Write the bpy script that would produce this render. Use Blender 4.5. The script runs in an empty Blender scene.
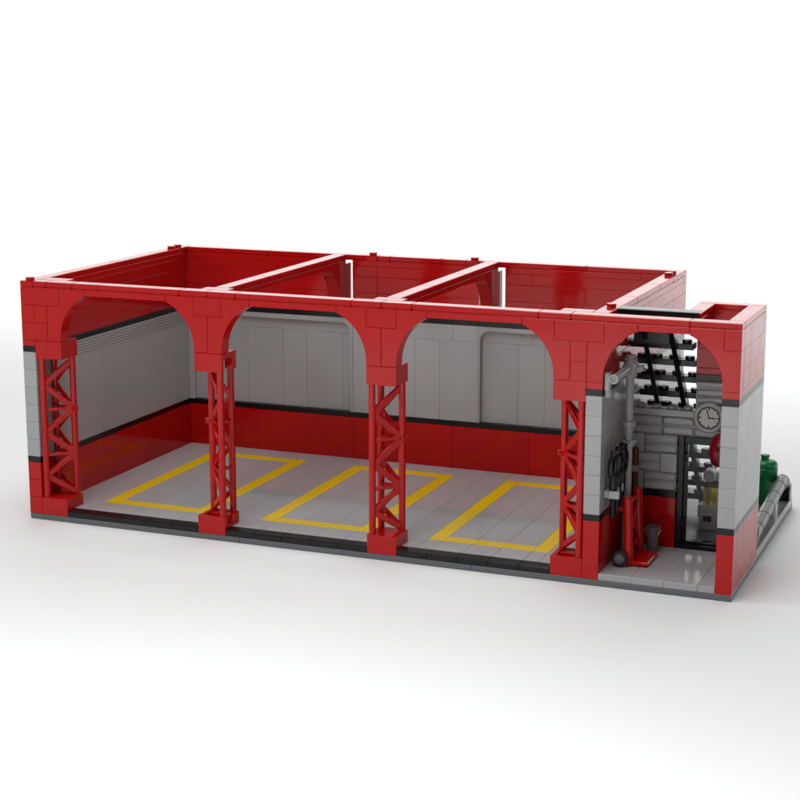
import bpy, math, random
from mathutils import Vector, Matrix
random.seed(7)
U = 0.008                      # one stud of the toy = 8 mm
S = bpy.context.scene
COL = S.collection

# ------------------------------------------------------------------ materials
def plastic(name, rgb, rough=0.16, vary=0.04, bump=0.05, spec=0.36, ior=1.5, wav=55):
    m = bpy.data.materials.new(name); m.use_nodes = True
    nt = m.node_tree; N = nt.nodes; L = nt.links
    b = N['Principled BSDF']
    geo = N.new('ShaderNodeNewGeometry')
    mr = N.new('ShaderNodeMapRange')
    mr.inputs['To Min'].default_value = 1 - vary; mr.inputs['To Max'].default_value = 1 + vary
    L.new(geo.outputs['Random Per Island'], mr.inputs['Value'])
    mul = N.new('ShaderNodeVectorMath'); mul.operation = 'SCALE'
    mul.inputs[0].default_value = rgb
    L.new(mr.outputs['Result'], mul.inputs['Scale'])
    L.new(mul.outputs['Vector'], b.inputs['Base Color'])
    tc = N.new('ShaderNodeTexCoord')
    nz = N.new('ShaderNodeTexNoise'); nz.inputs['Scale'].default_value = wav; nz.inputs['Detail'].default_value = 2
    L.new(tc.outputs['Object'], nz.inputs['Vector'])
    bp = N.new('ShaderNodeBump'); bp.inputs['Strength'].default_value = bump; bp.inputs['Distance'].default_value = 0.001
    L.new(nz.outputs['Fac'], bp.inputs['Height']); L.new(bp.outputs['Normal'], b.inputs['Normal'])
    n2 = N.new('ShaderNodeTexNoise'); n2.inputs['Scale'].default_value = 160; n2.inputs['Detail'].default_value = 4
    L.new(tc.outputs['Object'], n2.inputs['Vector'])
    r2 = N.new('ShaderNodeMapRange'); r2.inputs['To Min'].default_value = rough * .75; r2.inputs['To Max'].default_value = rough * 1.35
    L.new(n2.outputs['Fac'], r2.inputs['Value']); L.new(r2.outputs['Result'], b.inputs['Roughness'])
    b.inputs['IOR'].default_value = ior
    b.inputs['Specular IOR Level'].default_value = spec
    return m

RED = plastic('red_plastic', (0.475, 0.006, 0.006), 0.085, spec=0.29)
BLACK = plastic('black_plastic', (0.006, 0.006, 0.007), 0.2)
GREY = plastic('light_grey_plastic', (0.40, 0.40, 0.405), 0.15, .03, .07)
FLOOR = plastic('floor_grey_plastic', (0.39, 0.39, 0.395), 0.06, .03, .035, wav=45)
DARK = plastic('dark_grey_plastic', (0.13, 0.135, 0.145), 0.2, .04)
YELLOW = plastic('yellow_plastic', (0.82, 0.56, 0.012), 0.14, .03, .03)
BROWN = plastic('brown_plastic', (0.10, 0.025, 0.010), 0.3)
GREEN = plastic('green_plastic', (0.004, 0.165, 0.05), 0.15)
SILVER = plastic('silver_grey_plastic', (0.37, 0.375, 0.38), 0.2)
PIPE = plastic('mid_grey_plastic', (0.17, 0.175, 0.18), 0.2)
DKRED = plastic('dark_red_plastic', (0.17, 0.003, 0.008), 0.2)
PALE = plastic('pale_grey_plastic', (0.52, 0.52, 0.51), 0.25)
TYRE = plastic('rubber', (0.02, 0.021, 0.022), 0.5)
DIAL = plastic('dial_grey', (0.62, 0.58, 0.56), 0.3, 0)
INK = plastic('printed_black', (0.012, 0.011, 0.011), 0.4, 0)

def glass(name, rgb, rough=0.0):
    m = bpy.data.materials.new(name); m.use_nodes = True
    b = m.node_tree.nodes['Principled BSDF']
    b.inputs['Base Color'].default_value = (*rgb, 1); b.inputs['Transmission Weight'].default_value = 1
    b.inputs['Roughness'].default_value = rough; b.inputs['IOR'].default_value = 1.3
    return m
GLASS = glass('clear_glass', (0.80, 0.81, 0.81))
AMBER = glass('yellow_clear_plastic', (0.80, 0.62, 0.03), .2)
AMBER.node_tree.nodes['Principled BSDF'].inputs['Transmission Weight'].default_value = .6

# ------------------------------------------------------------------ mesh builder (works in studs)
class MB:
    def __init__(s): s.v = []; s.f = []; s.mi = []; s.sm = []; s.mats = []
    def m(s, mat):
        if mat not in s.mats: s.mats.append(mat)
        return s.mats.index(mat)
    def add(s, vs, fs, mat, smooth=False):
        o = len(s.v); s.v += [tuple(v) for v in vs]; k = s.m(mat)
        for f in fs: s.f.append([i + o for i in f]); s.mi.append(k); s.sm.append(smooth)
    def box(s, x0, x1, y0, y1, z0, z1, mat, c=0.03, M=None):
        c = min(c, .45 * (x1 - x0), .45 * (y1 - y0), .45 * (z1 - z0))
        X = (x0, x1); Y = (y0, y1); Z = (z0, z1); vs = []; idx = {}
        for i in (0, 1):
            for j in (0, 1):
                for k in (0, 1):
                    sx = 1 - 2 * i; sy = 1 - 2 * j; sz = 1 - 2 * k
                    idx[i, j, k] = len(vs)
                    vs += [(X[i], Y[j] + sy * c, Z[k] + sz * c), (X[i] + sx * c, Y[j], Z[k] + sz * c), (X[i] + sx * c, Y[j] + sy * c, Z[k])]
        I = lambda i, j, k, a: idx[i, j, k] + a
        fs = []
        def q(l, n):
            a, b_, c_ = (Vector(vs[l[0]]), Vector(vs[l[1]]), Vector(vs[l[2]]))
            if (b_ - a).cross(c_ - b_).dot(Vector(n)) < 0: l = l[::-1]
            fs.append(l)
        for i in (0, 1):
            d = 2 * i - 1
            q([I(i, 0, 0, 0), I(i, 1, 0, 0), I(i, 1, 1, 0), I(i, 0, 1, 0)], (d, 0, 0))
            q([I(0, i, 0, 1), I(1, i, 0, 1), I(1, i, 1, 1), I(0, i, 1, 1)], (0, d, 0))
            q([I(0, 0, i, 2), I(1, 0, i, 2), I(1, 1, i, 2), I(0, 1, i, 2)], (0, 0, d))
        for a in (0, 1):
            for b in (0, 1):
                da = 2 * a - 1; db = 2 * b - 1
                q([I(a, b, 0, 0), I(a, b, 0, 1), I(a, b, 1, 1), I(a, b, 1, 0)], (da, db, 0))
                q([I(a, 0, b, 0), I(a, 0, b, 2), I(a, 1, b, 2), I(a, 1, b, 0)], (da, 0, db))
                q([I(0, a, b, 1), I(0, a, b, 2), I(1, a, b, 2), I(1, a, b, 1)], (0, da, db))
                for e in (0, 1):
                    q([I(a, b, e, 0), I(a, b, e, 1), I(a, b, e, 2)], (da, db, 2 * e - 1))
        if M: vs = [M @ Vector(v) for v in vs]
        s.add(vs, fs, mat)
    def prism(s, pts, y0, y1, mat, axis='y', c=0.03, smooth=False):
        """outline in (x,z), pulled along y (or, with axis x, outline in (y,z) pulled along x); edge chamfer c"""
        n = len(pts)
        area = sum(pts[i][0] * pts[(i + 1) % n][1] - pts[(i + 1) % n][0] * pts[i][1] for i in range(n))
        if area < 0: pts = pts[::-1]
        P = [Vector(p) for p in pts]; ins = []
        for i in range(n):
            a = (P[i] - P[i - 1]).normalized(); b = (P[(i + 1) % n] - P[i]).normalized()
            na = Vector((-a.y, a.x)); nb = Vector((-b.y, b.x)); h = (na + nb)
            h = h / max(.3, h.dot(h) / 2) if h.length > 1e-6 else na
            ins.append(P[i] + h * c)
        rings = [(y0, ins), (y0 + c, P), (y1 - c, P), (y1, ins)]
        vs = []
        for y, R in rings:
            for p in R: vs.append((p.x, y, p.y) if axis == 'y' else (y, p.x, p.y))
        fs = []
        for r in range(3):
            for i in range(n):
                j = (i + 1) % n
                fs.append([r * n + i, r * n + j, (r + 1) * n + j, (r + 1) * n + i])
        fs.append(list(range(n))[::-1] if 1 else 0); fs.append([3 * n + i for i in range(n)])
        # make outward
        if axis == 'y': fs = [f[::1] for f in fs]
        else: fs = [f[::-1] for f in fs]
        s.add(vs, fs, mat, smooth)
    def lathe(s, prof, mat, base=(0, 0, 0), axis=(0, 0, 1), n=24, smooth=True):
        """prof = [(r, h)...] turned about axis through base"""
        A = Vector(axis).normalized(); q = Vector((0, 0, 1)).rotation_difference(A); B = Vector(base)
        vs = []; fs = []
        for r, h in prof:
            for k in range(n):
                t = 2 * math.pi * k / n
                vs.append(B + q @ Vector((r * math.cos(t), r * math.sin(t), h)))
        for i in range(len(prof) - 1):
            for k in range(n):
                l = (k + 1) % n
                fs.append([i * n + k, i * n + l, (i + 1) * n + l, (i + 1) * n + k])
        o = len(vs)
        if prof[0][0] > 1e-6: fs.append([k for k in range(n)][::-1])
        if prof[-1][0] > 1e-6: fs.append([(len(prof) - 1) * n + k for k in range(n)])
        s.add(vs, fs, mat, smooth)
    def cyl(s, base, h, r, mat, axis=(0, 0, 1), c=0.03, n=24):
        c = min(c, .4 * h, .4 * r)
        s.lathe([(r - c, 0), (r, c), (r, h - c), (r - c, h)], mat, base, axis, n, smooth=False if n < 12 else True)
    def rod(s, p, q, r, mat, n=10):
        p = Vector(p); q = Vector(q)
        s.lathe([(r, 0), (r, (q - p).length)], mat, p, q - p, n)
    def tube(s, pts, r, mat, n=10, rs=None):
        P = [Vector(p) for p in pts]; vs = []; fs = []
        up = Vector((0.12, 0.31, 0.94)).normalized()
        for i, p in enumerate(P):
            t = ((P[min(i + 1, len(P) - 1)] - P[max(i - 1, 0)])).normalized()
            a = t.cross(up); a = a.normalized() if a.length > 1e-3 else t.orthogonal().normalized()
            b = a.cross(t).normalized(); up = b
            rr = rs[i] if rs else r
            for k in range(n):
                u = 2 * math.pi * k / n
                vs.append(p + (a * math.cos(u) + b * math.sin(u)) * rr)
        for i in range(len(P) - 1):
            for k in range(n):
                l = (k + 1) % n
                fs.append([i * n + k, (i + 1) * n + k, (i + 1) * n + l, i * n + l])
        fs.append([k for k in range(n)]); fs.append([(len(P) - 1) * n + k for k in range(n)][::-1])
        s.add(vs, fs, mat, True)
    def stud(s, x, y, z, mat, r=.3, h=.2): s.cyl((x, y, z), h, r, mat, n=20, c=.03)
    def build(s, name, parent=None, origin=None):
        org = Vector(origin) if origin is not None else (Vector(parent['org']) if parent is not None else Vector((0, 0, 0)))
        me = bpy.data.meshes.new(name)
        me.from_pydata([((Vector(v) - org) * U)[:] for v in s.v], [], s.f)
        for m in s.mats: me.materials.append(m)
        me.polygons.foreach_set('material_index', s.mi)
        me.polygons.foreach_set('use_smooth', s.sm)
        me.update()
        import bmesh
        bm = bmesh.new(); bm.from_mesh(me); bmesh.ops.recalc_face_normals(bm, faces=bm.faces); bm.to_mesh(me); bm.free()
        if any(s.sm):
            me.set_sharp_from_angle(angle=math.radians(38))
        o = bpy.data.objects.new(name, me); COL.objects.link(o)
        o['org'] = list(org)
        if parent is not None:
            o.parent = parent
        else: o.location = org * U
        return o

def thing(name, label, cat, org, group=None):
    o = bpy.data.objects.new(name, None); COL.objects.link(o)
    o.location = Vector(org) * U; o['org'] = list(org); o['label'] = label; o['category'] = cat
    o.empty_display_size = .01
    if group: o['group'] = group
    return o
def tag(o, label, cat, group=None):
    o['label'] = label; o['category'] = cat
    if group: o['group'] = group
    return o

G = 0.007      # half-gap between bricks
def brick(mb, x0, x1, y0, y1, z0, z1, mat, c=.016, g=G):
    mb.box(x0 + g, x1 - g, y0 + g, y1 - g, z0 + g * .8, z1 - g * .8, mat, c)

def course(mb, axis, a0, a1, b0, b1, z0, z1, mat, lens=(2, 3, 4), shift=0, fixed=None, fn=brick):
    """one course of bricks along axis between a0 and a1, b0..b1 thick"""
    if fixed: cuts = [a0] + list(fixed) + [a1]
    else:
        cuts = [a0]
        if shift and a1 - a0 > shift + 1: cuts.append(a0 + shift)
        while a1 - cuts[-1] > 1e-6:
            l = random.choice(lens); rest = a1 - cuts[-1]
            if rest - l < 1: l = rest if rest <= max(lens) else l - 1
            cuts.append(min(a1, cuts[-1] + max(1, l)))
    for p, q in zip(cuts, cuts[1:]):
        if axis == 'x': fn(mb, p, q, b0, b1, z0, z1, mat)
        else: fn(mb, b0, b1, p, q, z0, z1, mat)

# ------------------------------------------------------------------ ground
g = MB()
gm = bpy.data.materials.new('white_table'); gm.use_nodes = True
gb = gm.node_tree.nodes['Principled BSDF']; gb.inputs['Base Color'].default_value = (.835, .855, .852, 1); gb.inputs['Roughness'].default_value = .6
gb.inputs['Specular IOR Level'].default_value = .3
g.box(-170, 230, -260, 118, -5, 0, gm, .6)
go = g.build('tabletop'); go['kind'] = 'structure'

# ------------------------------------------------------------------ the garage
GA = thing('toy_garage', 'red and grey toy brick garage with three open arched bays and a side office', 'toy building', (24, 11, 0))

b = MB()
for x0, x1 in ((0, 16), (16, 32), (32, 48)): brick(b, x0, x1, 0, 22, .02, .4, DARK, .03)
b.build('base_plate', GA)

# floors
F = MB(); Yl = [MB(), MB(), MB()]
cols = [(1, 2), (2, 4)]
for k in range(3):
    o = 12 * k
    cols += [(4 + o, 5 + o, 'e'), (5 + o, 7 + o, 'i'), (7 + o, 9 + o, 'i'), (9 + o, 11 + o, 'i'), (11 + o, 12 + o, 'e')]
    cols += [(12 + o, 14 + o), (14 + o, 16 + o)] if k < 2 else [(36, 38), (38, 39)]
for c in cols:
    x0, x1 = c[0], c[1]; kind = c[2] if len(c) > 2 else 'o'
    bay = int(max(0, min(2, (x0 - 3) // 12)))
    if kind == 'o':
        ys = random.choice([[1, 21], [1, 13, 21], [1, 9, 21]])
        for p, q in zip(ys, ys[1:]): brick(F, x0, x1, p, q, .4, .8, FLOOR)
    elif kind == 'e':
        brick(F, x0, x1, 1, 3, .4, .8, FLOOR); brick(F, x0, x1, 19, 21, .4, .8, FLOOR)
        for p, q in ((3, 4), (4, 11), (11, 18), (18, 19)): brick(Yl[bay], x0, x1, p, q, .4, .8, YELLOW, .015, .005)
    else:
        brick(F, x0, x1, 1, 3, .4, .8, FLOOR); brick(F, x0, x1, 19, 21, .4, .8, FLOOR)
        brick(Yl[bay], x0, x1, 3, 4, .4, .8, YELLOW, .015, .005); brick(Yl[bay], x0, x1, 18, 19, .4, .8, YELLOW, .015, .005)
        brick(F, x0, x1, 4, 18, .4, .8, FLOOR)
fo = F.build('bay_floor', GA)
for y in Yl: y.build('bay_marking', fo)

f = MB()
for x0, x1 in ((40, 42), (42, 44), (44, 46), (46, 47)): brick(f, x0, x1, 0, 7, .4, .8, FLOOR)
f.build('office_floor', GA)
f = MB()
for y0 in range(8, 22, 2):
    for x0, x1 in ((40, 43), (43, 47)): brick(f, x0, x1, y0, y0 + 2, .4, .8, DARK)
f.build('yard_floor', GA)
f = MB()
for y0, y1 in ((8, 12), (12, 16), (16, 20), (20, 22)): brick(f, 47, 48, y0, y1, .4, .8, GREY)
f.build('yard_kerb', GA)

t = MB()
for x0, x1 in ((3, 13), (15, 25), (27, 37)):
    n = 5
    for k in range(n):
        a = x0 + (x1 - x0) * k / n; c = x0 + (x1 - x0) * (k + 1) / n
        brick(t, a, c, 0, 1, .4, .78, BLACK, .035, .005)
for x0 in (1, 13, 25, 37): brick(t, x0 + .05, x0 + 1.95, .3, 1, .4, .74, BLACK)
t.build('threshold', GA)

# front arcade: brick spandrels + four arches + corner columns
for bl in ([(0, 3, 14.8, 16), (0, 1, 13.6, 14.8), (1, 2, 13.6, 14.8), (0, 2, 12.4, 13.6), (0, 1, 12, 12.4)], [(13, 15, 14.8, 16)], [(25, 27, 14.8, 16)],
           [(37, 40, 14.8, 16), (38, 39, 13.6, 14.8), (38, 39, 12.4, 13.6)], [(39, 40, 12, 12.4)], [(47, 48, 14.8, 16)], [(47, 48, 12, 12.4)]):
    A = MB()
    for x0, x1, z0, z1 in bl: brick(A, x0, x1, 0, 1, z0, z1, RED)
    A.build('spandrel', GA)
for x in (0, 39, 47):
    c = MB()
    for k in range(3): brick(c, x, x + 1, 0, 1, .4 + 1.2 * k, 1.6 + 1.2 * k, RED)
    for k in range(6): brick(c, x, x + 1, 0, 1, 4.4 + 1.2 * k, 5.6 + 1.2 * k, GREY)
    co = c.build('corner_column', GA)
    for z in (4, 11.6):
        c = MB(); brick(c, x, x + 1, 0, 1, z, z + .4, BLACK); c.build('stripe', co)

def arch_pts(xe, sgn, wide):
    """profile of one quarter arch; xe = edge of the opening, sgn = direction of the opening"""
    cx = xe + sgn * 3.2; pts = [(xe - sgn * wide, 12.4), (xe - sgn * wide, 14.8), (xe, 14.8), (xe, 16), (xe + sgn * 2, 16)]
    for k in range(15):
        a = math.acos(1.2 / 3.2) * (1 - k / 14)      # from the crown down to the springing
        pts.append((cx - sgn * 3.2 * math.cos(a), 12.6 + 3.2 * math.sin(a)))
    pts.append((xe, 12.4))
    return [(p[0], p[1]) for p in pts]
def grow(p, d=.011): return p
for xl, xr in ((3, 13), (15, 25), (27, 37), (40, 47)):
    a = MB()
    for e, sg in ((xl, 1), (xr, -1)):
        P = arch_pts(e, sg, 1)
        cxm = sum(p[0] for p in P) / len(P); czm = 14.4
        P = [(cxm + (p[0] - cxm) * .992, czm + (p[1] - czm) * .994) for p in P]
        a.prism(P, .011, .989, RED, c=.02)
    h0, h1 = xl + 2, xr - 2
    brick(a, h0, h1, 0, 1, 15.6, 16, RED)
    a.build('arch', GA)

# lattice columns
def bar(mb, p, q, w, t, nrm, mat):
    """flat bar from p to q, w wide in the lattice plane, t thick along nrm"""
    p = Vector(p); q = Vector(q); d = q - p; l = d.length; d.normalize(); n = Vector(nrm).normalized(); u = n.cross(d).normalized()
    M = Matrix.Translation((p + q) / 2) @ Matrix((d, u, n)).transposed().to_4x4()
    mb.box(-l / 2, l / 2, -w / 2, w / 2, -t / 2, t / 2, mat, .05, M)
def girder(x0, flip):
    X = lambda u: x0 + (2 - u if flip else u)
    c = MB()
    FL = (X(.28), .28); RL = (X(.28), 1.72); RR = (X(1.72), 1.72)
    for p in (FL, RL, RR): c.lathe([(.22, 1.5), (.22, 11.3)], RED, (p[0], p[1], 0), n=12)
    zr = [10.95, 7.62, 4.5, 1.75]; zf = [9.35, 6.08, 3.05]
    P3 = lambda p, z: (p[0], p[1], z)
    hyp = Vector((1 if not flip else -1, -1, 0)); rear = Vector((0, 1, 0))
    for i in range(3):
        for a_, b_ in ((zr[i], zf[i]), (zr[i + 1], zf[i])):
            bar(c, P3(RR, a_), P3(FL, b_), .40, .24, hyp, RED)
            bar(c, P3(RR, a_), P3(RL, b_), .34, .2, rear, RED)
    for z in zr[1:3]:
        bar(c, P3(RR, z), P3(FL, z), .24, .2, hyp, RED); bar(c, P3(RR, z), P3(RL, z), .22, .18, rear, RED)
        for p in (RR,):
            for dz in (-.42, .0, .42):
                q = Vector(P3(p, z + dz * .6)); m_ = (Vector(P3(FL, z + dz * 2.2)) - q).normalized()
                bar(c, q, q + m_ * .62, .34, .235, hyp, RED)
    c.cyl((X(1.70), 1.66, zr[1]), .42, .19, RED, (-1 if flip else 1, -.45, 0), n=16)
    co = c.build('lattice_column', GA)
    bb = MB(); cc = MB()
    if not flip:
        brick(bb, x0, x0 + 2, 0, 2, .4, 1.6, RED); brick(cc, x0, x0 + 2, 0, 2, 11.2, 12.4, RED)
    else:
        brick(cc, x0, x0 + 2, .3, 2, 12.0, 12.4, RED); brick(cc, x0, x0 + 2, 0, .3, 11.2, 12.4, RED); brick(cc, x0, x0 + .3, .3, 1.7, 11.2, 12, RED)
        brick(cc, x0, x0 + 1.1, 1.7, 2, 11.2, 12, RED); brick(cc, x0 + 1.45, x0 + 2, 1.4, 2, 11.2, 12, RED); brick(cc, x0 + .6, x0 + 1.4, .6, 1.3, 11.2, 12, RED)
        brick(bb, x0, x0 + 2, 0, .3, .4, 1.6, RED); brick(bb, x0, x0 + 2, .3, 1.7, .75, 1.0, RED); brick(bb, x0, x0 + .3, .3, 1.7, 1.0, 1.6, RED)
        brick(bb, x0, x0 + 2, 1.7, 2, .4, 1.6, RED); brick(bb, x0 + .3, x0 + 2, 1.0, 1.7, 1.0, 1.55, RED)
        bb.rod((x0 + 1.8, .35, 1.0), (x0 + 1.8, .75, 1.55), .12, RED)
    bb.build('base_block', co); cc.build('capital', co)
for x0, fl in ((1, False), (13, True), (25, False), (37, True)): girder(x0, fl)

# generic wall of courses; stripe courses go to a sub-part
def wall(name, axis, a0, a1, b0, b1, spec, core=True):
    w = MB(); sts = []
    for (z0, z1, mat, lens, stripe) in spec:
        if stripe: sts.append(MB())
        course(sts[-1] if stripe else w, axis, a0, a1, b0, b1, z0, z1, mat, lens, random.choice((0, 1, 2)))
    if core:
        zlo = spec[0][0]; zhi = spec[-1][1]; i = .07
        for (z0, z1, mat, lens, stripe) in spec:
            if axis == 'x': w.box(a0 + i, a1 - i, b0 + i, b1 - i, z0 + .001, z1 - .001, mat, .0)
            else: w.box(b0 + i, b1 - i, a0 + i, a1 - i, z0 + .001, z1 - .001, mat, .0)
    o = w.build(name, GA)
    for st in sts: st.build('stripe', o)
    return o
red_lo = [(.4, 4.0, RED, (6, 8), False)]
blk1 = [(4.0, 4.4, BLACK, (4, 6, 8), True)]
grey6 = [(4.4 + 1.2 * k, 5.6 + 1.2 * k, GREY, (4, 6, 8), False) for k in range(6)]
blk2 = [(11.6, 12.0, BLACK, (4, 6, 8), True)]
red_up = [(12, 12.4, RED, (4, 6, 8), False), (12.4, 13.6, RED, (4, 6, 8), False), (13.6, 14.8, RED, (6, 8), False), (14.8, 15.6, RED, (10, 12), False), (15.6, 16.0, RED, (10, 12), False)]
# left wall: the top grey course is ribbed
ribs = [(10.4 + .2 * k, 10.575 + .2 * k, GREY, (6, 8), False) for k in range(6)]
tall = [(4.4, 10.4, GREY, (3, 4), False)]
wall('left_wall', 'y', 1, 22, 0, 1, red_lo + blk1 + tall + ribs + blk2 + red_up)
# right wall of the bays (outer face looks on the stairs and into the office)
wall('right_wall', 'y', 1, 22, 39, 40, red_lo + blk1 + grey6 + blk2 + red_up)
# rear wall: upper and lower red bands run through, open slots beside the dividers in the upper band
w = MB(); st = MB(); st2 = MB()
for (z0, z1, mat, lens, s_) in red_lo: course(w, 'x', 1, 39, 21, 22, z0, z1, mat, lens)
course(st, 'x', 1, 39, 21, 22, 4, 4.4, BLACK, (6, 8)); course(st2, 'x', 1, 39, 21, 22, 11.6, 12, BLACK, (6, 8))
w.box(1.05, 38.95, 21.07, 21.93, .41, 3.99, RED, 0)
for a0, a1 in ((1, 13), (15, 25), (27, 39)):
    for (z0, z1, mat, lens, s_) in red_up: course(w, 'x', a0, a1, 21, 22, z0, z1, mat, lens, random.choice((0, 2)))
    w.box(a0 + .05, a1 - .05, 21.07, 21.93, 12.01, 15.99, RED, 0)
for xp in (15, 27): brick(w, xp, xp + 1, 22, 23, 12, 16, RED)  # unseen piers added outside to block bright reflections on the slot faces
for (z0, z1) in ((12, 15.7),):
    for xd in (14, 26): brick(w, xd - .5, xd + .5, 21, 22, z0, z1, RED)
# grey field: tall panels with a course on top, bay 1 and bay 3 are sunk fields with round corners
gy = MB()
def field(x0, x1, yf):
    xs = [x0]; 
    while x1 - xs[-1] > 1e-6: xs.append(min(x1, xs[-1] + random.choice((2, 2, 3, 1))))
    for p, q in zip(xs, xs[1:]):
        brick(gy, p, q, yf, 22, 4.4, 10.4, GREY, .014, .005)
    xs = [x0]
    while x1 - xs[-1] > 1e-6: xs.append(min(x1, xs[-1] + 4))
    for p, q in zip(xs, xs[1:]): brick(gy, p, q, yf, 22, 10.4, 11.6, GREY, .014, .004)
field(15, 25, 21); field(1, 15, 21.35); field(25, 39, 21.35)
def sunk_frame(x0, x1, zt, r, side_l, side_r):
    """front layer y 21..21.34 round a sunk field that reaches down to the stripe"""
    n = 8
    pts = []
    for k in range(n + 1):
        a = math.pi - math.pi / 2 * k / n; pts.append((x0 + r + r * math.cos(a), zt - r + r * math.sin(a)))
    for k in range(n + 1):
        a = math.pi / 2 - math.pi / 2 * k / n; pts.append((x1 - r + r * math.cos(a), zt - r + r * math.sin(a)))
    out = [(side_r, 4.4), (side_r, 11.6), (side_l, 11.6), (side_l, 4.4)]
    poly = out + [(x0, 4.4)] + pts + [(x1, 4.4)]
    return poly
def frame_strip(x0, x1, zt, r, L, Rr):
    # left jamb + head + right jamb as quads so that no concave n-gon is needed
    n = 8; inner = [(x0, 4.4)]
    for k in range(n + 1):
        a = math.pi - math.pi / 2 * k / n; inner.append((x0 + r + r * math.cos(a), zt - r + r * math.sin(a)))
    for k in range(n + 1):
        a = math.pi / 2 - math.pi / 2 * k / n; inner.append((x1 - r + r * math.cos(a), zt - r + r * math.sin(a)))
    inner.append((x1, 4.4)); outer = []
    m = len(inner)
    for i, (x, z) in enumerate(inner):
        if i == 0: outer.append((L, 4.4))
        elif i == m - 1: outer.append((Rr, 4.4))
        elif i <= n // 2: outer.append((L, 4.4 + (11.6 - 4.4) * min(1, i / (n // 2)) if i == n // 2 else z))
        elif i >= m - 1 - n // 2: outer.append((Rr, 11.6 if i == m - 1 - n // 2 else z))
        else: outer.append((min(max(x, L), Rr), 11.6))
    vs = []; fs = []
    c = .05
    for i in range(m):
        xi, zi = inner[i]; xo, zo = outer[i]
        d = Vector((xo - xi, zo - zi)); d = d.normalized() * c if d.length > 1e-6 else d
        vs += [(xo, 21, zo), (xi + d.x, 21, zi + d.y), (xi, 21 + c, zi), (xi, 21.36, zi)]
    for i in range(m - 1):
        for k in range(3): fs.append([4 * i + k, 4 * (i + 1) + k, 4 * (i + 1) + k + 1, 4 * i + k + 1])
    gy.add(vs, fs, GREY)
frame_strip(1.4, 14.75, 11.2, .7, 1.0, 14.99)
frame_strip(25.15, 38.0, 11.25, .7, 25.01, 39.0)
ro = w.build('rear_wall', GA); st.build('stripe', ro); st2.build('stripe', ro); gy.build('wall_panel', ro)

# dividers between the bays
for xd in (14, 26):
    d = MB()
    x0, x1 = xd - .5, xd + .5
    course(d, 'y', 1, 18, x0, x1, 15.6, 16, RED, (8, 9), 0)
    pr = [(21, 13.0), (21, 16), (18, 16)]
    for k in range(15):
        a = math.acos(1.2 / 3.2) * (1 - k / 14)
        pr.append((20 - (3.2 - 3.2 * math.cos(a)), 12.6 + 3.2 * math.sin(a)))
    pr.append((20, 13.0))
    d.prism(pr, x0 + .01, x1 - .01, RED, axis='x', c=.02)
    do = d.build('bay_divider', GA)
    t = MB()
    for y0, y1 in ((2, 8), (8, 14), (14, 20.99)): brick(t, x0, x1, y0, y1, 16.03, 16.4, RED, .04)
    t.build('coping', do)

# coping tiles
t = MB()
def tile(x0, x1, y0, y1):
    brick(t, x0, x1, y0, y1, 16.045, 16.4, RED, .04); t.box(x0 + .06, x1 - .06, y0 + .06, y1 - .06, 15.99, 16.1, RED, 0)
cuts = [1, 2, 4, 6, 12, 14, 16, 24, 26, 28, 36, 38, 45, 48]
brick(t, 0, 1, 0, 1, 16.0, 16.4, RED, .03)
for p, q in zip(cuts, cuts[1:]): tile(p, q, 0, 1)
for x0, x1 in ((1, 3), (13, 15), (25, 27), (37, 39)): tile(x0, x1, 1, 2)
for y0, y1 in ((1, 5), (5, 11), (11, 17), (17, 19)): tile(0, 1, y0, y1)
for y0 in (19, 20): brick(t, 0, 1, y0, y0 + 1, 16, 16.4, RED, .03)
tile(0, 1, 21, 22)
for x0, x1 in ((1, 8), (8, 16), (18, 22), (22, 24), (25, 33), (33, 39)): tile(x0, x1, 21, 22)
for x0, x1 in ((16, 17), (24, 25)): brick(t, x0, x1, 21, 22, 16, 16.4, RED, .03)
tile(17, 18, 21, 22)
for y0, y1 in ((1, 3), (4, 8), (8, 14), (14, 18)): tile(39, 40, y0, y1)
brick(t, 39, 40, 3, 4, 16, 16.4, RED, .03); brick(t, 39, 40, 18, 19, 16, 16.4, RED, .03); brick(t, 39, 40, 19, 20, 16, 16.4, RED, .03)
tile(39, 40, 20, 22)
tile(47, 48, 1, 7); tile(44, 48, 7, 8); tile(44, 45, 3, 7)
to = t.build('coping', GA)
for x, y in ((.5, .5), (.5, 19.5), (.5, 20.5), (16.5, 21.5), (24.5, 21.5), (39.5, 3.5), (39.5, 18.5), (39.5, 19.5)):
    s = MB(); s.stud(x, y, 16.4, RED); s.build('stud', to)

# office walls
wall('office_side_wall', 'y', 1, 8, 47, 48, [(.4 + 1.2 * k, 1.6 + 1.2 * k, RED, (3, 4), False) for k in range(3)] + blk1 +
     [(z0, z1, m, (2, 3), s_) for (z0, z1, m, l, s_) in grey6] + blk2 + [(12, 12.4, RED, (3, 4), False), (12.4, 13.6, RED, (2, 3), False), (13.6, 14.8, RED, (2, 3), False), (14.8, 16, RED, (3, 4), False)])
ow = MB(); st = MB(); st2 = MB()
for k in range(3): course(ow, 'x', 40, 43, 7, 8, .4 + 1.2 * k, 1.6 + 1.2 * k, RED, (3,))
course(st, 'x', 40, 43, 7, 8, 4, 4.4, BLACK, (1, 2))
def groovy(mb, x0, x1, z0, z1):
    zm = (z0 + z1) / 2
    mb.box(x0 + .012, x1 - .012, 7.02, 7.98, z0 + .02, zm - .03, GREY, .13); mb.box(x0 + .012, x1 - .012, 7.02, 7.98, zm + .03, z1 - .02, GREY, .13)
    mb.box(x0 + .04, x1 - .04, 7.16, 7.9, z0 + .01, z1 - .01, GREY, 0)
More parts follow.
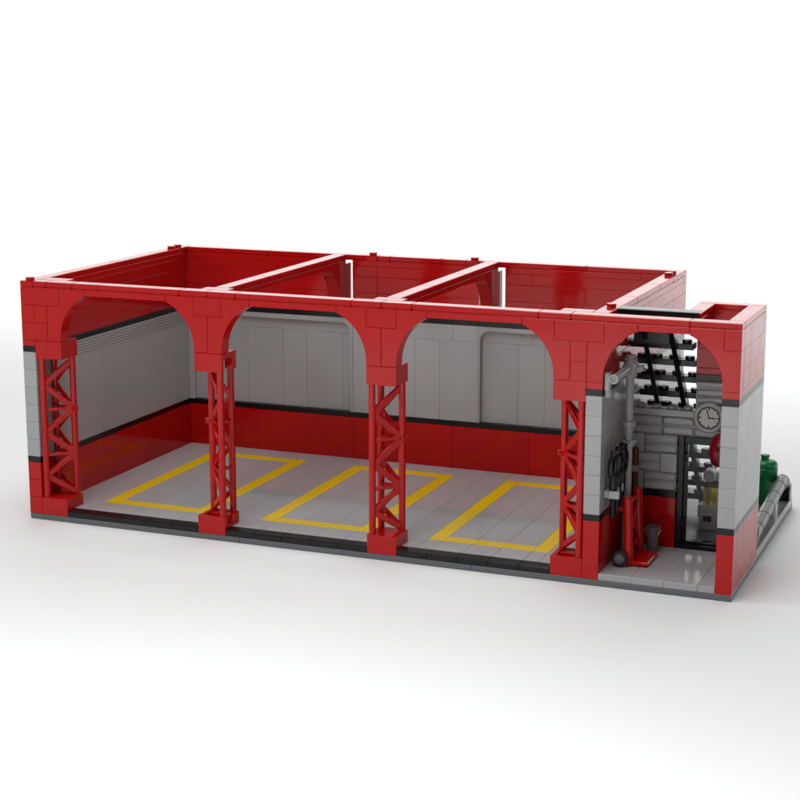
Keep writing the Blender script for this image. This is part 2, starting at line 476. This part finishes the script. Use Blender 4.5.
for k, xs in enumerate(([40, 40.9, 43], [40, 42, 43], [40, 40.9, 43])):
    z0 = 4.4 + 1.2 * k
    for p, q in zip(xs, xs[1:]):
        if (k, p) in ((1, 42), (0, 40), (2, 40)): brick(ow, p, q, 7, 8, z0, z0 + 1.2, GREY)
        else: groovy(ow, p, q, z0, z0 + 1.2)
for p, q in ((40, 42), (42, 44), (44, 47)): groovy(ow, p, q, 8, 9.2)
for p, q in ((40, 44), (44, 47)): brick(ow, p, q, 7, 8, 9.2, 9.6, GREY)
for k in range(2): groovy(ow, 44, 47, 9.6 + 1.0 * k, 10.6 + 1.0 * k)
brick(st2, 44, 47, 7, 8, 11.6, 12, BLACK)
for z0, z1 in ((12, 12.4), (12.4, 13.6), (13.6, 14.8), (14.8, 16)): brick(ow, 44, 47, 7, 8, z0, z1, RED)
ow.box(40.04, 42.96, 7.2, 7.9, .81, 8, DARK, 0); ow.box(44.05, 46.95, 7.2, 7.9, 8.01, 15.9, DARK, 0)
# return wall carrying the opening's edge
for z0, z1 in ((14.8, 16.0),): brick(ow, 44, 45, 3, 7, z0 + .6, z1, RED)
for x in (40.5, 41.5, 42.5, 43.5): ow.stud(x, 7.5, 9.6, GREY)
oo = ow.build('office_rear_wall', GA); st.build('stripe', oo); st2.build('stripe', oo)

d = MB()
d.box(43.02, 43.42, 7.2, 7.85, .8, 8, BLACK, .04); d.box(46.58, 46.98, 7.2, 7.85, .8, 8, BLACK, .04)
d.box(43.42, 46.58, 7.2, 7.85, 7.5, 7.99, BLACK, .04); d.box(43.42, 46.58, 7.2, 7.85, .8, 1.25, BLACK, .04)
d.box(43.05, 46.95, 7.0, 7.2, .8, 1.1, BLACK, .04)
d.box(43.42, 43.62, 7.35, 7.7, 1.25, 7.5, BLACK, .03)
for z in (2.2, 6.4): d.cyl((43.5, 7.12, z), .5, .13, BLACK, n=12)
do = d.build('door', GA)
p = MB(); p.box(43.6, 46.6, 7.5, 7.56, 1.23, 7.52, GLASS, 0); p.build('pane', do)

# ------------------------------------------------------------------ staircase behind / above the office
ST = thing('staircase', 'black open staircase of studded treads climbing behind the office to its roof', 'staircase', (42, 10, .8))
for k in range(1, 13):
    y = 4 + k; z = 16 - 1.2 * k
    tr = MB(); brick(tr, 40.02, 44, y - .02, y + 1.0, z - .0, z + .4, BLACK, .03)
    for x in (40.5, 41.5, 42.5, 43.5): tr.stud(x, y + .5, z + .4, BLACK)
    tr.build('tread', ST)
la = MB(); brick(la, 40.02, 44.9, 2.9, 4, 16.02, 16.42, BLACK, .04); brick(la, 40.45, 42.7, 5.3, 5.95, 13.95, 14.78, BLACK, .04); brick(la, 40.45, 42.7, 3.95, 4.9, 15.2, 16.0, BLACK, .04); la.build('landing', ST)
for x in (41.15, 42.85):
    s = MB()
    s.prism([(4.2, 15.55), (4.75, 15.9), (17.0, 1.2), (17.0, .8), (16.4, .8)], x - .16, x + .16, BLACK, axis='x', c=.02)
    s.build('stringer', ST)

# ------------------------------------------------------------------ office fittings
C = thing('wall_clock', 'round grey wall clock with black ticks hung above the glass office door', 'clock', (44.95, 7, 9.35))
c = MB(); c.lathe([(.95, 0), (.95, .22), (.88, .3), (.74, .3), (.70, .22)], SILVER, (44.95, 6.98, 9.35), (0, -1, 0), 40); c.build('rim', C)
c = MB(); c.cyl((44.95, 6.98, 9.35), .235, .71, DIAL, (0, -1, 0), n=40, c=.005); dl = c.build('dial', C)
c = MB(); n = 40
vs = []; fs = []
for k in range(n):
    t_ = 2 * math.pi * k / n
    for r in (.62, .695): vs.append((44.95 + r * math.cos(t_), 6.737, 9.35 + r * math.sin(t_)))
for k in range(n):
    l = (k + 1) % n; fs.append([2 * k, 2 * k + 1, 2 * l + 1, 2 * l])
c.add(vs, fs, INK)
def mark(mb, ang, r0, r1, wd, y=6.73):
    sx, cz = math.sin(ang), math.cos(ang); 
    q = [(44.95 + sx * r + cz * e, y, 9.35 + cz * r - sx * e) for r, e in ((r0, -wd), (r0, wd), (r1, wd), (r1, -wd))]
    mb.add(q, [[0, 1, 2, 3]], INK)
for k in range(12): mark(c, k * math.pi / 6, .46 if k % 3 == 0 else .54, .64, .035 if k % 3 == 0 else .022)
c.build('tick_ring', dl)
for ang, r, wd in ((math.radians(-16), .56, .032), (math.radians(92), .40, .04)):
    c = MB(); mark(c, ang, -.05, r, wd, 6.722); c.build('hand', C)

PI_ = thing('standpipe', 'grey vertical water pipe with collars and side spout in the office corner', 'pipe', (40.6, 4.2, .8))
c = MB(); c.cyl((40.6, 4.2, .8), 11.6, .25, SILVER, n=20); c.build('pipe', PI_)
for z, r, h in ((9.0, .42, .35), (8.7, .3, .3), (7.75, .36, .4), (.8, .45, .3)):
    c = MB(); c.cyl((40.6, 4.2, z), h, r, SILVER, n=20)
    if h == .4:
        for k in range(5):
            a = k * 2 * math.pi / 5 + .3; c.cyl((40.6 + .36 * math.cos(a), 4.2 + .36 * math.sin(a), z + .2), .25, .11, SILVER, n=10)
    c.build('collar', PI_)
c = MB(); c.cyl((40.6, 4.2, 12.1), 1.1, .42, SILVER, n=20); c.cyl((40.6, 4.75, 12.65), 1.1, .42, SILVER, (0, -1, 0), n=20); c.cyl((40.6, 4.2, 13.1), .3, .3, SILVER, n=16); c.cyl((40.9, 4.2, 12.5), .55, .2, SILVER, (1, 0, .35), n=14)
c.build('joint', PI_)
c = MB(); c.lathe([(.25, 0), (.25, 3.35), (.29, 3.38), (.29, 3.6), (.2, 3.62), (.17, 3.5)], SILVER, (40.6, 3.75, 12.65), (0, -1, 0), 20); c.build('spout', PI_)
c = MB(); c.box(40.01, 40.36, .25, .75, 11.9, 13.0, SILVER, .06); c.cyl((40.2, .5, 11.5), .5, .22, SILVER, n=14); c.build('bracket', PI_)

RK = thing('hose_rack', 'light grey clip rack on the office wall holding black tools', 'rack', (40, 1, 5.6))
c = MB(); c.box(40.01, 40.35, .75, 3.3, 5.3, 5.75, SILVER, .04); c.build('rail', RK)
for y in (.9, 2.0, 3.0):
    c = MB(); c.box(40.35, 41.0 if y < 1 else 40.7, y - .26, y - .02, 5.3, 5.75, SILVER, .04); c.box(40.35, 40.75, y + .42, y + .55, 5.3, 5.75, SILVER, .04); c.build('clip', RK)
for y in (1.1, 2.2, 3.2):
    o = (40.45, y, 3.9)
    T = MB()
    T.lathe([(.10, 0), (.16, .1), (.16, 1.2), (.24, 1.3), (.25, 2.0), (.2, 2.6), (.1, 2.7)], BLACK, (40.5, y, 4.0), n=14)
    loop = [(40.52 + .18 * math.cos(a), y + .36 * math.cos(a), 7.1 + .82 * math.sin(a)) for a in [2 * math.pi * k / 20 for k in range(21)]]
    T.tube(loop, .11, BLACK, 8)
    T.cyl((40.5, y, 7.85), .22, .22, BLACK, n=14); T.cyl((40.3, y, 8.05), .5, .13, BLACK, (1, 0, 0), n=12)
    tag(T.build('hand_tool', None, o), 'black hand tool with a long loop handle clipped to the grey wall rack', 'tool', 'black tools on the rack')

P_ = thing('broom_handle', 'reddish brown upright pole held by a grey clip on the office rear wall', 'pole', (40.45, 6.7, 4.3))
c = MB(); c.cyl((40.45, 6.7, 2.4), 4.7, .2, BROWN, n=16); c.build('pole', P_)
c = MB(); c.box(40.22, 40.68, 6.42, 6.98, 5.6, 6.0, SILVER, .05); c.build('clip', P_)

HT = thing('hand_truck', 'red two wheeled hand truck standing in the office', 'hand truck', (41.6, 3.4, .8))
c = MB(); c.box(41.25, 42.5, 2.15, 4.9, .86, 1.1, RED, .04); c.prism([(41.15, .86), (41.5, .86), (41.4, 2.3), (41.15, 2.6)], 2.0, 2.16, RED, c=.02); c.prism([(41.15, .86), (41.5, .86), (41.4, 2.3), (41.15, 2.6)], 4.85, 5.0, RED, c=.02); c.build('toe_plate', HT)
for y in (2.3, 4.75):
    c = MB(); c.tube([(41.3, y, .95), (41.22, y, 3), (41.12, y, 5.0)], .29, RED, 12)
    c.cyl((41.12, y, 4.98), .1, .22, RED, n=12); c.build('rail', HT)
for y in (2.3, 4.75):
    c = MB(); c.lathe([(.2, 0), (.17, .1), (.2, .25), (.17, .4), (.2, .55), (.17, .75), (.2, .92), (.15, 1.05)], RED, (41.0, y, 4.3), (-1, 0, .06), 14); c.build('handle', HT)
for z in (1.9, 4.6):
    c = MB(); x = 41.3 - .045 * (z - .95); c.rod((x, 2.3, z), (x, 4.75, z), .14, RED, 12); c.build('crossbar', HT)
for a, b2 in (((2.4, 2.0), (4.7, 4.5)), ((4.7, 2.0), (2.4, 4.5))):
    c = MB(); c.rod((41.24, a[0], a[1]), (41.14, b2[0], b2[1]), .11, RED, 10); c.build('brace', HT)
c = MB(); c.box(40.5, 41.2, 1.9, 4.9, .82, 1.05, SILVER, .04); c.rod((40.85, 1.7, 1.32), (40.85, 5.1, 1.32), .12, SILVER, 10); c.build('axle', HT)
for y in (1.62, 5.0):
    wv = MB(); wv.lathe([(.3, 0), (.46, .05), (.5, .12), (.5, .3), (.46, .36), (.3, .36)], TYRE, (40.85, y, 1.32), (0, 1, 0), 28)
    wo = wv.build('wheel', HT)
    h = MB(); h.lathe([(.1, -.02), (.3, 0), (.3, .38), (.1, .4)], DARK, (40.85, y, 1.32), (0, 1, 0), 20); h.build('hub', wo)

c = MB(); c.lathe([(.3, 0), (.44, 1.5), (.48, 1.5), (.48, 1.62), (.40, 1.62), (.37, 1.5), (.26, .1), (0, .1)], DARK, (41.95, 5.6, .8), n=28)
B_ = thing('bucket', 'tall dark grey bucket on the office floor behind the red hand truck', 'bucket', (41.95, 5.6, .8))
c.build('body', B_)
c = MB(); c.tube([(41.95 + .5 * math.cos(a), 5.6 - .12 * math.sin(a) - .1, 2.3 - .45 * math.sin(a)) for a in [math.pi * k / 12 for k in range(13)]], .035, SILVER, 6); c.build('handle', B_)

HR = thing('hose_reel', 'dark red round reel on the office right wall beside the glass door', 'hose reel', (47, 4.6, 7.9))
c = MB(); c.cyl((46.98, 4.6, 7.9), .25, .5, BLACK, (-1, 0, 0)); c.build('bracket', HR)
c = MB(); c.lathe([(.9, 0), (1.04, .15), (1.06, .5), (1.0, .85), (.8, 1.08), (.45, 1.2), (0, 1.23)], DKRED, (46.75, 4.6, 7.9), (-1, 0, 0), 36); c.build('drum', HR)

# ------------------------------------------------------------------ yard
FP = thing('fuel_pump', 'pale box with dark label, yellow clear jar and round silver top behind the office door', 'pump', (44.35, 12, .8))
c = MB(); c.box(43.62, 44.85, 11.6, 12.6, .8, 2.45, PALE, .04); c.box(43.48, 43.62, 11.6, 12.6, 1.6, 2.45, PALE, .04); fb = c.build('cabinet', FP)
c = MB(); c.box(43.85, 44.4, 11.585, 11.62, 1.35, 1.75, INK, .01); c.build('label_plate', fb)
c = MB(); c.box(43.8, 44.75, 11.65, 12.5, 2.46, 3.7, AMBER, .05); c.build('jar', FP)
c = MB(); c.cyl((44.05, 12.1, 2.5), 1.15, .2, BROWN, n=16); c.cyl((44.5, 12.1, 2.5), .8, .16, YELLOW, n=16); c.build('filling', FP)
c = MB(); c.box(43.75, 44.8, 11.6, 12.55, 3.7, 4.05, BLACK, .04); c.build('cap', FP)
c = MB(); c.lathe([(.15, .06), (.15, -.02), (.22, -.03), (.22, .06), (.3, .06), (.32, -.04), (.4, 0), (.42, .2), (.42, .6)], PALE, (44.2, 11.4, 4.5), (0, 1, 0), 28); c.box(44.3, 45.0, 11.7, 12.4, 4.06, 4.75, SILVER, .1); c.build('gauge', FP)

TK = thing('storage_tank', 'dark green upright tank with domed lid at the rear corner of the yard', 'tank', (46.3, 20, .8))
c = MB(); c.lathe([(.82, 0), (.86, .05), (.9, 2.45), (.86, 2.5), (.86, 2.56), (.9, 2.62), (.86, 2.82), (.74, 2.96), (.55, 3.03), (0, 3.06)], GREEN, (46.3, 20, .8), n=40); c.box(45.7, 46.3, 19.0, 19.6, 2.75, 3.15, GREEN, .05); c.build('body', TK)
c = MB(); c.lathe([(.27, 0), (.27, .2), (.31, .22), (.31, .34), (.26, .38), (0, .38)], GREEN, (46.3, 20, 3.8), n=20); c.build('cap', TK)

RL_ = thing('pipe_rail', 'curved grey pipe running along the pale kerb of the rear yard', 'pipe', (47.57, 15, .8))
pts = []
for k in range(9):
    a = math.pi / 2 * k / 8; pts.append((47.57, 8.6 + 1.0 * (1 - math.cos(a)), .8 + .75 * math.sin(a)))
pts += [(47.57, 9.6 + 1.0 * k, 1.55 + .095 * k) for k in range(1, 11)]
for k in range(1, 11):
    a = math.pi / 2 * k / 10; pts.append((47.57, 19.6 + 1.5 * math.sin(a), 2.5 - .95 * (1 - math.cos(a))))
c = MB(); c.tube(pts, .4, PIPE, 20); c.build('tube', RL_)
for i in range(9, len(pts) - 8, 2):
    t_ = Vector(pts[i + 1]) - Vector(pts[i - 1]); c = MB(); c.lathe([(.39, -.06), (.425, -.05), (.425, .05), (.39, .06)], PIPE, pts[i], t_, 20); c.build('ring', RL_)
c = MB(); c.box(47.18, 47.96, 20.7, 21.6, .8, 1.9, BLACK, .06); c.build('foot', RL_)
for y in (11.5, 16.0):
    c = MB(); c.rod((47.57, y, .8), (47.57, y, 1.7), .09, SILVER); c.build('post', RL_)

# ------------------------------------------------------------------ light and camera
W = bpy.data.worlds.new('World'); S.world = W; W.use_nodes = True
nt = W.node_tree; N = nt.nodes; L = nt.links; bg = N['Background']; bg.inputs['Color'].default_value = (1, 1, 1, 1)
# studio surround: a bright white wrap behind the table, a dimmer room in front, soft ceiling
tc = N.new('ShaderNodeTexCoord'); sp = N.new('ShaderNodeSeparateXYZ'); L.new(tc.outputs['Generated'], sp.inputs[0])
def mth(op, a, b):
    n = N.new('ShaderNodeMath'); n.operation = op
    for i, v in enumerate((a, b)):
        if isinstance(v, (int, float)): n.inputs[i].default_value = v
        else: L.new(v, n.inputs[i])
    return n.outputs[0]
def mrange(v, a, b, c, d):
    n = N.new('ShaderNodeMapRange'); n.interpolation_type = 'SMOOTHSTEP'; L.new(v, n.inputs[0])
    for i, k in enumerate((a, b, c, d)): n.inputs[i + 1].default_value = k
    return n.outputs[0]
low = mrange(sp.outputs[2], .1, .4, 1, 0); zen = mrange(sp.outputs[2], .4, .8, 0, 1); back = mrange(sp.outputs[1], -.4, .4, 0, 1)
fac = mth('ADD', mth('MULTIPLY', low, mth('ADD', mth('MULTIPLY', back, 1.5 - .20), .20)), mth('MULTIPLY', zen, .12))
L.new(fac, bg.inputs['Strength'])

def area(name, loc, target, size, power, spread=180, sy=None):
    l = bpy.data.lights.new(name, 'AREA'); l.shape = 'RECTANGLE'; l.size = size; l.size_y = sy or size; l.energy = power; l.spread = math.radians(spread)
    o = bpy.data.objects.new(name, l); COL.objects.link(o); o.location = Vector(loc) * U
    o.rotation_euler = (Vector(target) - Vector(loc)).to_track_quat('-Z', 'Y').to_euler()
    return o
area('side_softbox', (-130, -60, 90), (10, 0, 5), .5, 6.0)
area('right_softbox', (165, -75, 85), (40, 0, 5), .5, 0.8)
area('front_softbox', (-5, -140, 150), (10, -80, 0), .8, 4.6)
area('overhead_softbox', (24, 10, 160), (24, 10, 0), .6, 3.1)
area('overhead_spot', (24, -40, 120), (24, 0, 5), .4, .95, 120)
area('backdrop_fill', (2, 140, 75), (0, 95, 0), 1.6, 4.0, 120)  # added fill that lifts the tabletop behind the model towards white
area('back_edge_fill', (24, 112, 52), (24, 113, 0), 3.4, 7.0, 130, .5)  # added fill, clips the table's back edge into the white surround
area('foreground_fill', (34, -66, 72), (34, -66, 0), .35, 1.5, 78)  # added fill that whitens the near tabletop, stands for no actual source

cam = bpy.data.cameras.new('camera'); co = bpy.data.objects.new('camera', cam); COL.objects.link(co)
cam.sensor_width = 36; cam.lens = 36 * 1691.583 / 800; cam.clip_start = .01; cam.clip_end = 200
co.location = Vector((65.0507, -94.2569, 31.8281)) * U
pitch, yaw, roll = 0.20786919, -0.38131616, 0.00029588
f_ = Vector((math.sin(yaw) * math.cos(pitch), math.cos(yaw) * math.cos(pitch), -math.sin(pitch)))
r_ = Vector((math.cos(yaw), -math.sin(yaw), 0)); u_ = r_.cross(f_)
co.rotation_euler = Matrix((r_, u_, -f_)).transposed().to_euler()
S.camera = co
S.view_settings.view_transform = 'Standard'; S.view_settings.look = 'None'; S.view_settings.exposure = 0; S.view_settings.gamma = 1
S.cycles.use_denoising = True
S.cycles.max_bounces = 10; S.cycles.transmission_bounces = 8; S.cycles.transparent_max_bounces = 12
for o in S.objects:
    if 'org' in o: del o['org']
